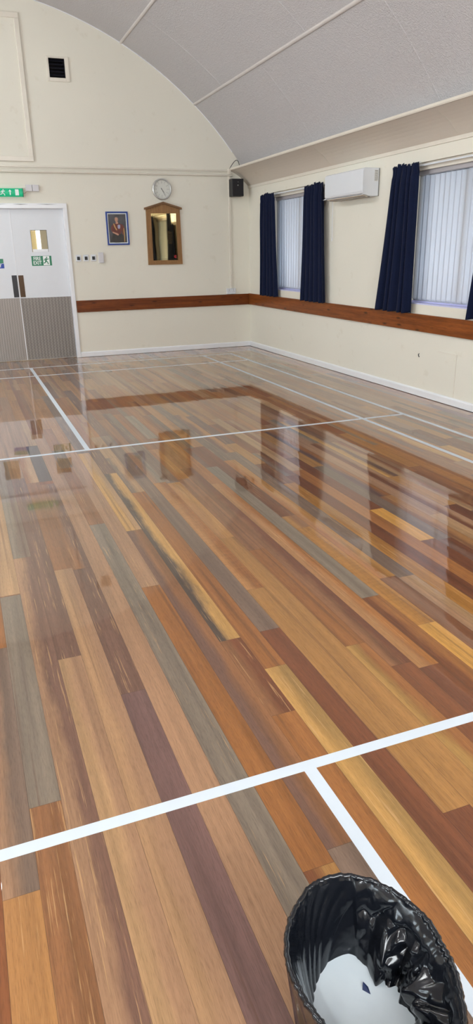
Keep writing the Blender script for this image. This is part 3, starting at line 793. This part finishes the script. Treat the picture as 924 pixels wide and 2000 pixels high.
blob('painted_sword', [(.085, -.01), (.096, .0), (.102, -.10), (.098, -.18), (.088, -.18), (.090, -.10)], m_gold, -.0105)

# clock
ck = thing('wall_clock', (2.247, YW, 2.370), 'round silver-rimmed wall clock above the wooden honours board', 'clock')
bm = bmesh.new(); n = 64
prof_r = [(.146, 0), (.147, -.018), (.143, -.030), (.134, -.036), (.126, -.030), (.124, -.022), (.124, -.004)]
rings = [[bm.verts.new((r_*math.cos(2*PI*k/n), y, r_*math.sin(2*PI*k/n))) for k in range(n)] for r_, y in prof_r]
for i in range(len(rings)-1):
    for k in range(n): bm.faces.new((rings[i][k], rings[i][(k+1) % n], rings[i+1][(k+1) % n], rings[i+1][k]))
finish('rim', bm, m_silver, ck, True)
bm = bmesh.new(); disc_y(bm, 0, 0, .1245, -.012, -.002, 64); finish('dial', bm, m_face, ck)
for h in range(12):
    a = PI/2-2*PI*h/12; c, s = math.cos(a), math.sin(a); r0, r1, w = .100, .113, .0022
    bm = bmesh.new(); extr(bm, [(c*r0-s*w, s*r0+c*w), (c*r1-s*w, s*r1+c*w), (c*r1+s*w, s*r1-c*w), (c*r0+s*w, s*r0-c*w)], 'y', -.0128, -.012)
    finish('hour_mark', bm, m_grey, ck)
for h in range(12):
    a = PI/2-2*PI*(h+1)/12; letters('numeral', str(h+1), .022, m_grey, ck, (.086*math.cos(a), -.0122, .086*math.sin(a)), RX, .0002)
def hand(name, ang, ln, w, y, mat, tail=.02):
    a = math.radians(90-ang); c, s = math.cos(a), math.sin(a); bm = bmesh.new()
    extr(bm, [(-c*tail-s*w, -s*tail+c*w), (c*ln-s*w*.4, s*ln+c*w*.4), (c*ln+s*w*.4, s*ln-c*w*.4), (-c*tail+s*w, -s*tail-c*w)], 'y', y-.001, y); finish(name, bm, mat, ck)
hand('hour_hand', 142, .058, .0045, -.015, m_grey); hand('minute_hand', 152, .098, .0032, -.0175, m_grey)
bm = bmesh.new(); disc_y(bm, 0, 0, .006, -.020, -.012, 16); finish('hub', bm, m_grey, ck)

# honours board
hb = thing('honours_board', (2.247, YW, 1.316), 'gabled oak board holding a mirror-polished brass plate with a small red poppy', 'plaque')
bm = bmesh.new(); extr(bm, [(-.272, 0), (.272, 0), (.262, .795), (0, .868), (-.262, .795)], 'y', -.022, 0); finish('backboard', bm, m_oak, hb)
bm = bmesh.new()
extr(bm, [(-.288, .776), (0, .856), (0, .884), (-.288, .802)], 'y', -.050, 0); finish('gable_moulding', bm, m_oakdark, hb)
bm = bmesh.new(); extr(bm, [(.288, .776), (0, .856), (0, .884), (.288, .802)], 'y', -.050, 0); finish('gable_moulding', bm, m_oakdark, hb)
PX0, PX1, PZ0, PZ1 = -.192, .196, .062, .722
bxo('brass_plate', (PX0, PX1, -.026, -.022, PZ0, PZ1), m_brass, hb)
bm = bmesh.new(); yy = -.0263
def dashes(a, b, fixed, horiz):
    n_ = int((b-a)/.024)
    for i in range(n_):
        s0 = a+(b-a)*i/n_; s1 = s0+.015
        if horiz: box(bm, s0, s1, yy, yy+.001, fixed-.0025, fixed+.0025)
        else: box(bm, fixed-.0025, fixed+.0025, yy, yy+.001, s0, s1)
dashes(PX0+.014, PX1-.014, PZ1-.016, True); dashes(PX0+.014, PX1-.014, PZ0+.016, True)
dashes(PZ0+.016, PZ1-.016, PX0+.018, False); dashes(PZ0+.016, PZ1-.016, PX1-.018, False)
finish('dashed_border', bm, m_ink, hb)
bm = bmesh.new(); random.seed(4)
for i in range(11):
    z = .47-i*.017; x = .045
    for k in range(5):
        w = random.uniform(.006, .014); box(bm, x, x+w, yy, yy+.001, z-.0016, z+.0016); x += w+.005
finish('engraved_lines', bm, patch_mat('engraving', (120, 92, 40), (140, 108, 50)), hb)
bm = bmesh.new(); 
for k in range(4): disc_y(bm, .158+.010*math.cos(k*PI/2+.6), .112+.014*math.sin(k*PI/2+.6), .011, -.030, -.0265, 14)
finish('poppy', bm, m_red, hb); bm = bmesh.new(); disc_y(bm, .158, .112, .006, -.032, -.030, 12); finish('poppy_centre', bm, m_ink, hb)

# conduits on the end wall
cn = thing('cable_trunking', (0, YW, 2.6), 'cream painted pipes running along the whole end wall over doors and clock', 'conduit')
bm = bmesh.new(); box(bm, XL+.7, 3.345, -.014, 0, .028, .050, .003, 1); finish('upper_strip', bm, m_pipe, cn)
bm = bmesh.new(); box(bm, XL+.7, 3.345, -.010, 0, .010, .022, .002, 1); finish('middle_strip', bm, m_pipe, cn)
bm = bmesh.new(); tube(bm, [(XL+.7, -.018, -.028), (3.375, -.018, -.028)], .0125, 12)
for x in (-.6, .82, 2.05, 2.95): tube(bm, [(x-.022, -.018, -.028), (x+.022, -.018, -.028)], .0160, 12)
finish('conduit_pipe', bm, m_pipe, cn, False)
vt = thing('vertical_trunking', (3.325, YW, .93), 'slim cream trunking dropping from the pipes to the wall socket', 'conduit')
bxo('trunking', (-.018, .018, -.016, 0, 0, 1.73), m_pipe, vt, .003, 1)
bxo('joint_cover', (-.024, .024, -.030, 0, 1.655, 1.735), m_pipe, vt, .004, 1)
sk = thing('wall_socket', (3.317, YW, .888), 'white double wall socket sitting on the dado board near the corner', 'socket')
bxo('socket_plate', (-.078, .078, -.028, 0, -.046, .042), m_plastic, sk, .005)
for sx in (-.038, .038):
    bm = bmesh.new(); box(bm, sx-.004, sx+.004, -.030, -.027, .006, .016); box(bm, sx-.014, sx-.007, -.030, -.027, -.014, -.010); box(bm, sx+.007, sx+.014, -.030, -.027, -.014, -.010); finish('pin_holes', bm, m_grey, sk)
    bxo('rocker_switch', (sx-.006, sx+.006, -.032, -.027, .022, .036), m_plasticgrey, sk, .001, 1)
# loudspeaker
sp = thing('loudspeaker', (3.405, YW, 2.395), 'small black loudspeaker high in the far right corner', 'speaker')
bxo('cabinet', (-.094, .094, -.165, -.03, -.122, .122), m_black, sp, .006)
bxo('grille', (-.085, .085, -.168, -.160, -.112, .112), simple('black_grille', (30, 27, 32), .8, vary=.2, nscale=300), sp, .003, 1)
bm = bmesh.new(); disc_y(bm, .0, .032, .008, -.171, -.167, 14); finish('badge', bm, m_silver, sp)
bm = bmesh.new(); disc_y(bm, .004, .075, .006, -.170, -.167, 14); finish('indicator', bm, m_grey, sp)
bxo('bracket', (-.03, .03, -.035, 0, -.05, .05), m_black, sp, .003, 1)
# loop of cable on the cove end
bm = bmesh.new(); pts = []
for i in range(15):
    t = i/14; pts.append((3.33+.17*t, YW-.02-.10*math.sin(PI*t), 2.665+.115*math.sin(PI*min(1, t*1.05))*(1-.15*t)))
pts = [(3.322, YW-.012, 2.57)]+pts
tube(bm, pts, .005, 8); tag(finish('speaker_cable', bm, m_cable), 'dark cable looping over the ledge above the black loudspeaker', 'cable')

# vent high on the end wall
vn = thing('wall_vent', (.885, YW, 3.835), 'square white-framed wall vent with a dark opening, high on the end wall', 'vent')
bm = bmesh.new(); fx0, fx1, fz0, fz1 = .740-.885, 1.036-.885, 3.683-3.835, 3.975-3.835; hx0, hx1, hz0, hz1 = HX0-.885, HX1-.885, HZ0-3.835, HZ1-3.835
box(bm, fx0, hx0, -.016, 0, fz0, fz1, .003, 1); box(bm, hx1, fx1, -.016, 0, fz0, fz1, .003, 1)
box(bm, hx0, hx1, -.016, 0, fz0, hz0, .003, 1); box(bm, hx0, hx1, -.016, 0, hz1, fz1, .003, 1); finish('vent_frame', bm, m_trimcream, vn)
bm = bmesh.new(); box(bm, hx0, hx0+.002, 0, .19, hz0, hz1); box(bm, hx1-.002, hx1, 0, .19, hz0, hz1); box(bm, hx0, hx1, 0, .19, hz0, hz0+.002); box(bm, hx0, hx1, 0, .19, hz1-.002, hz1); box(bm, hx0, hx1, .17, .19, hz0, hz1); finish('duct', bm, m_void, vn)
bm = bmesh.new()
for k in range(5): 
    z = hz0+.03+k*.042; extr(bm, [(.02, z), (.05, z+.022), (.052, z+.020), (.022, z-.002)], 'x', hx0+.003, hx1-.003)
finish('louvre', bm, simple('dark_louvre', (34, 34, 46), .5), vn)
# loft hatch panel on the end wall
hp = thing('wall_hatch', (-.42, YW, 3.57), 'large cream framed panel fixed to the end wall above the doors', 'panel')
hw_, hb_, ht_ = .86, 2.700-3.57, 4.434-3.57
bm = bmesh.new(); fr = .062
for (a, b, c, d) in ((-hw_, hw_, hb_, hb_+fr), (-hw_, hw_, ht_-fr, ht_), (-hw_, -hw_+fr, hb_+fr, ht_-fr), (hw_-fr, hw_, hb_+fr, ht_-fr)): box(bm, a, b, -.024, 0, c, d, .004, 1)
finish('panel_frame', bm, m_trimcream, hp)
bxo('panel_board', (-hw_+fr, hw_-fr, -.006, 0, hb_+fr, ht_-fr), m_wall, hp)

# air conditioner
ac = thing('air_conditioner', (XW, -2.595, 2.02), 'white wall-mounted air conditioner between the two curtained windows', 'air conditioner')
L2_, H_, D_ = .435, .283, .205
bm = bmesh.new()
pr = [(0, 0.005), (-.05, 0.0), (-.13, .008), (-.185, .022)]
for i in range(7):
    t = i/6*PI/2; pr.append((-D_+.028-.028*math.sin(t)+.0, .05-.028*math.cos(t)+.004*(1-t)))
for i in range(7):
    t = i/6*PI/2; pr.append((-D_+.03-.03*math.cos(t), H_-.03+.03*math.sin(t)))
pr += [(0, H_)]
extr(bm, [(x, z) for x, z in pr], 'y', -L2_, L2_)
es = [e for e in bm.edges if abs(abs((e.verts[0].co.y+e.verts[1].co.y)/2)-L2_) < 1e-4 and abs(e.verts[0].co.y-e.verts[1].co.y) < 1e-5 and not (abs(e.verts[0].co.x) < 1e-5 and abs(e.verts[1].co.x) < 1e-5)]
bmesh.ops.bevel(bm, geom=es, offset=.012, segments=3, profile=.6, affect='EDGES')
c_ = finish('housing', bm, m_plastic, ac)
bm = bmesh.new(); box(bm, -D_-.004, -D_+.012, -L2_+.008, L2_-.008, .050, H_-.012, .0035, 3); finish('front_panel', bm, m_plastic, ac)
bm = bmesh.new(); box(bm, -.165, -.075, -L2_+.05, L2_-.05, -.003, .006, .002, 1); o = finish('air_outlet', bm, simple('grey_outlet', (150, 142, 134), .5), ac); o.rotation_euler = (0, 0, 0)
bm = bmesh.new(); V = [(-.186, .013), (-.120, -.002), (-.118, .002), (-.186, .018)]; extr(bm, V, 'y', -L2_+.03, L2_-.03); finish('louvre_flap', bm, simple('louvre_cream', (222, 212, 196), .4), ac)
bxo('side_seam', (-.010, 0, -L2_-.003, L2_+.003, .004, H_-.004), m_grey, ac, .002, 1)
lb = bxo('rating_label', (-.062, -.016, -L2_-.0012, -L2_+.004, .150, .262), simple('label_paper', (214, 212, 208), .5), ac)
bm = bmesh.new(); random.seed(8)
box(bm, -.060, -.022, -L2_-.002, -L2_-.001, .248, .254)
for k in range(9):
    z = .236-k*.0095; a = -.060
    while a < -.026: 
        w = random.uniform(.004, .012); box(bm, a, min(a+w, -.020), -L2_-.002, -L2_-.001, z-.0022, z+.0022); a += w+.003
finish('label_print', bm, m_grey, lb)
bxo('maker_mark', (-D_-.0048, -D_-.003, L2_-.085, L2_-.035, .066, .070), m_plasticgrey, ac)

# painted-over access panel and scuff on the right wall
ap = bxo('access_panel', (XW-.0035, XW+.001, -4.598, -4.30, .082, .497), m_wall, None, .001, 1)
tag(ap, 'faint painted-over rectangular panel on the wall just above the skirting', 'panel')
for d in ((XW-.006, XW-.001, -4.602, -4.300, .493, .500), (XW-.006, XW-.001, -4.602, -4.595, .082, .493)):
    bxo('edge_strip', d, m_trimcream, ap)
bm = bmesh.new(); tube(bm, [(XW, -3.985, .440), (XW-.004, -3.975, .432), (XW-.004, -3.978, .418), (XW, -3.990, .406)], .0055, 8)
tag(finish('wall_hook', bm, m_cable), 'tiny dark hook low on the side wall left of the painted-over panel', 'hook')

# ------------------------------------------------------------------ court lines (white tape on the floor)
def tape(x0, x1, y0, y1, lv, label):
    z = .0004+.0003*lv
    o = bxo('court_line', (x0, x1, y0, y1, 0, z), m_tape, None); tag(o, label, 'court line')
w = .020
XS, XD, YS, YL, YN = 2.5635, 3.012, -4.700, -.740, -8.672
tape(-3.02, XD+w, -.020, .020, 0, 'far white boundary line nearest the end wall, parallel to it')
tape(-3.02, XD-w, YL-w, YL+w, 0, 'thin white cross line just in front of the far boundary line')
tape(-3.02, XD-w, YS-w, YS+w, 0, 'thin white cross line across the middle distance, ending at the outer sideline')
tape(-3.02, XD-w, YN-w, YN+w, 0, 'broad white cross line in the foreground behind the lined bin')
tape(-w, w, YS+w, -.020, 1, 'white centre line in the distance leading up to the doors')
tape(-w, w, -12.6, YN-w, 1, 'white centre line in the foreground running under the lined bin')
tape(XS-w, XS+w, -12.6, -.020, 1, 'inner white sideline, the left of the two long ones along the window wall')
tape(XD-w, XD+w, -12.6, -.020, 2, 'outer white sideline, the closest of the long lines to the window wall')

# ------------------------------------------------------------------ bin with black liner and milky liquid
BC = (-.272, -9.472); HR = .300
RIM = [(-167, .150), (-145, .159), (-125, .176), (-109, .190), (-90, .197), (-74, .189), (-60, .169), (-48, .154), (-30, .142), (-7, .135), (12, .142), (32, .149), (52, .166), (69, .180), (84, .190), (99, .189), (114, .178), (132, .169), (150, .161), (169, .153)]
def rim_r(a):
    a = math.degrees(a); a = (a+180) % 360-180; n = len(RIM)
    pts = [(x, r) for x, r in RIM]; ext = [(pts[-2][0]-360, pts[-2][1]), (pts[-1][0]-360, pts[-1][1])]+pts+[(pts[0][0]+360, pts[0][1]), (pts[1][0]+360, pts[1][1])]
    for i in range(1, len(ext)-2):
        if ext[i][0] <= a <= ext[i+1][0]:
            t = (a-ext[i][0])/(ext[i+1][0]-ext[i][0]); p0, p1, p2, p3 = [ext[i+k][1] for k in (-1, 0, 1, 2)]
            return .5*((2*p1)+(-p0+p2)*t+(2*p0-5*p1+4*p2-p3)*t*t+(-p0+3*p1-3*p2+p3)*t**3)
    return .15
bn = thing('waste_bin', (BC[0], BC[1], 0), 'dark tapered waste bin hidden under the black liner on the near floor', 'bin')
bm = bmesh.new(); n = 72; lv = [(0.0, .76), (.004, .77), (.29, .955), (.293, .965), (.285, .940), (.008, .74)]
rings = [[bm.verts.new((rim_r(2*PI*k/n)*s*math.cos(2*PI*k/n), rim_r(2*PI*k/n)*s*math.sin(2*PI*k/n), z)) for k in range(n)] for z, s in lv]
for i in range(len(rings)-1):
    for k in range(n): bm.faces.new((rings[i][k], rings[i][(k+1) % n], rings[i+1][(k+1) % n], rings[i+1][k]))
bm.faces.new(rings[0]); bm.faces.new(rings[-1]); finish('bin_body', bm, m_binbody, bn, True)
def ridge(p, s, seed):
    v = noise.noise(Vector((p[0]*s+seed, p[1]*s, p[2]*s))); return 1-abs(v)*2.2
bm = bmesh.new(); NT, NS = 360, 130
LZ = .150
G = []
for k in range(NT):
    th = 2*PI*k/NT; R0 = rim_r(th); col = []
    crk = min(1., max(0., (math.cos(th-math.radians(-8))-.05)/.55)); crk = crk*crk*(3-2*crk)   # crumpled side
    for j in range(NS+1):
        s = j/NS
        if s < .30:                       # outside skirt, rising
            t = s/.30; z = .10+(HR-.006-.10)*t; r = R0*(.835+.155*t)+.004
            d = .004*noise.noise(Vector((math.cos(th)*7, math.sin(th)*7, z*6)))+.0012*math.sin(th*23+5*noise.noise(Vector((math.cos(th)*2, math.sin(th)*2, z*9))))*(1-.3*t)
        elif s < .38:                     # over the rim
            t = (s-.30)/.08; a = PI*t; z = HR-.006+.007*math.sin(a); r = R0*.990+.004*math.cos(a)-.004*t
            d = .0022*noise.noise(Vector((math.cos(th)*30, math.sin(th)*30, 13)))+.0025*noise.noise(Vector((math.cos(th)*16, math.sin(th)*16, 3)))
            z += .003*noise.noise(Vector((math.cos(th)*9, math.sin(th)*9, 8)))
        else:                             # inside, down to under the liquid
            t = (s-.38)/.62; z = HR-.006-(HR-.006-.10)*t
            bot = .58-.10*crk
            r = R0*(.965-(.965-bot)*(t**(.8 if crk > .1 else 1.0)))-.004
            # radiating taut pleats that converge low on the far-left side
            phi = th-.95*t
            pl = math.sin(phi*13+1.4*math.sin(phi*4))
            pl = -abs(pl)**.6
            smooth_side = 1-crk
            d = .0060*(pl+.5)*(.35+.9*abs(noise.noise(Vector((phi*1.7, 5.5, 0)))))*smooth_side*min(1, t*5)*(1-.3*t)
            # sharp crumples
            p = (math.cos(th)*R0, math.sin(th)*R0, z)
            cr = .026*(ridge(p, 11, 4.1)-.6)+.013*(ridge(p, 21, 9.7)-.6)+.004*(ridge(p, 42, 2.2)-.6)
            d += cr*(.03+1.0*crk)*min(1, t*4)
            z += crk*.010*noise.noise(Vector((p[0]*22, p[1]*22, z*22+5)))*min(1, t*4)
        r += d
        col.append(bm.verts.new((r*math.cos(th), r*math.sin(th), z)))
    G.append(col)
for k in range(NT):
    for j in range(NS): bm.faces.new((G[k][j], G[(k+1) % NT][j], G[(k+1) % NT][j+1], G[k][j+1]))
cv = bm.verts.new((0, 0, .095))
for k in range(NT): bm.faces.new((G[k][NS], G[(k+1) % NT][NS], cv))
ln_ = finish('bin_liner', bm, m_bag, None, True, loc=(BC[0], BC[1], 0))
tag(ln_, 'crinkled glossy black plastic liner folded over the bin rim', 'bin liner')
bm = bmesh.new(); rings = []; nr = 24
for i in range(1, nr+1):
    f = i/nr; rings.append([bm.verts.new((rim_r(2*PI*k/n)*.72*f*math.cos(2*PI*k/n), rim_r(2*PI*k/n)*.72*f*math.sin(2*PI*k/n), LZ+.0006*noise.noise(Vector((f*8*math.cos(2*PI*k/n), f*8*math.sin(2*PI*k/n), 0))))) for k in range(n)])
c0 = bm.verts.new((0, 0, LZ))
for k in range(n): bm.faces.new((c0, rings[0][k], rings[0][(k+1) % n]))
for i in range(nr-1):
    for k in range(n): bm.faces.new((rings[i][k], rings[i+1][k], rings[i+1][(k+1) % n], rings[i][(k+1) % n]))
lowr = [bm.verts.new((v.co.x*.9, v.co.y*.9, .125)) for v in rings[-1]]
for k in range(n): bm.faces.new((rings[-1][k], lowr[k], lowr[(k+1) % n], rings[-1][(k+1) % n]))
bm.faces.new(lowr)
mk = finish('milky_liquid', bm, m_milk, None, True, loc=(BC[0], BC[1], 0)); tag(mk, 'milky white liquid pooled in the bottom of the black bin liner', 'liquid')
# peak of the liner poking out of the liquid, and two bubbles
bm = bmesh.new(); tip = [( .0, .012, LZ+.006), (-.010, -.002, LZ-.002), (.004, -.022, LZ-.002), (.008, .0, LZ-.002)]
V = [bm.verts.new(p) for p in tip]; bm.faces.new((V[0], V[1], V[2])); bm.faces.new((V[0], V[2], V[3])); bm.faces.new((V[0], V[3], V[1])); bm.faces.new((V[1], V[3], V[2]))
o = finish('liner_fold', bm, simple('wet_blue_black_plastic', (18, 40, 84), .2), ln_, False, loc=(-.2535+.272, -9.425+9.472, 0)); o['label'] = 'blue-black fold tip poking through the liquid'

# ------------------------------------------------------------------ ceiling lights (ridge of the vault)
LX = -2.35; LZ_ = CZ+math.sqrt(CR**2-(LX-CX)**2)
first = None
for i, y in enumerate((-.95, -4.0, -7.3, -10.6)):
    if first is None:
        first = thing('ceiling_light', (LX, y, LZ_-.38), 'long fluorescent batten light on the curved ceiling', 'ceiling light', 'batten lights along the ceiling')
        bxo('light_body', (-.05, .05, -.75, .75, .04, .10), m_plastic, first, .006, 1)
        for yy_ in (-.5, .5): bxo('hanger', (-.006, .006, yy_-.006, yy_+.006, .10, .37), m_plastic, first)
        bm = bmesh.new(); tube(bm, [(0, -.73, .0), (0, .73, .0)], .038, 8); finish('light_diffuser', bm, m_tube, first)
    else: dup(first, (LX, y, LZ_-.38), 'long fluorescent batten light on the curved ceiling')
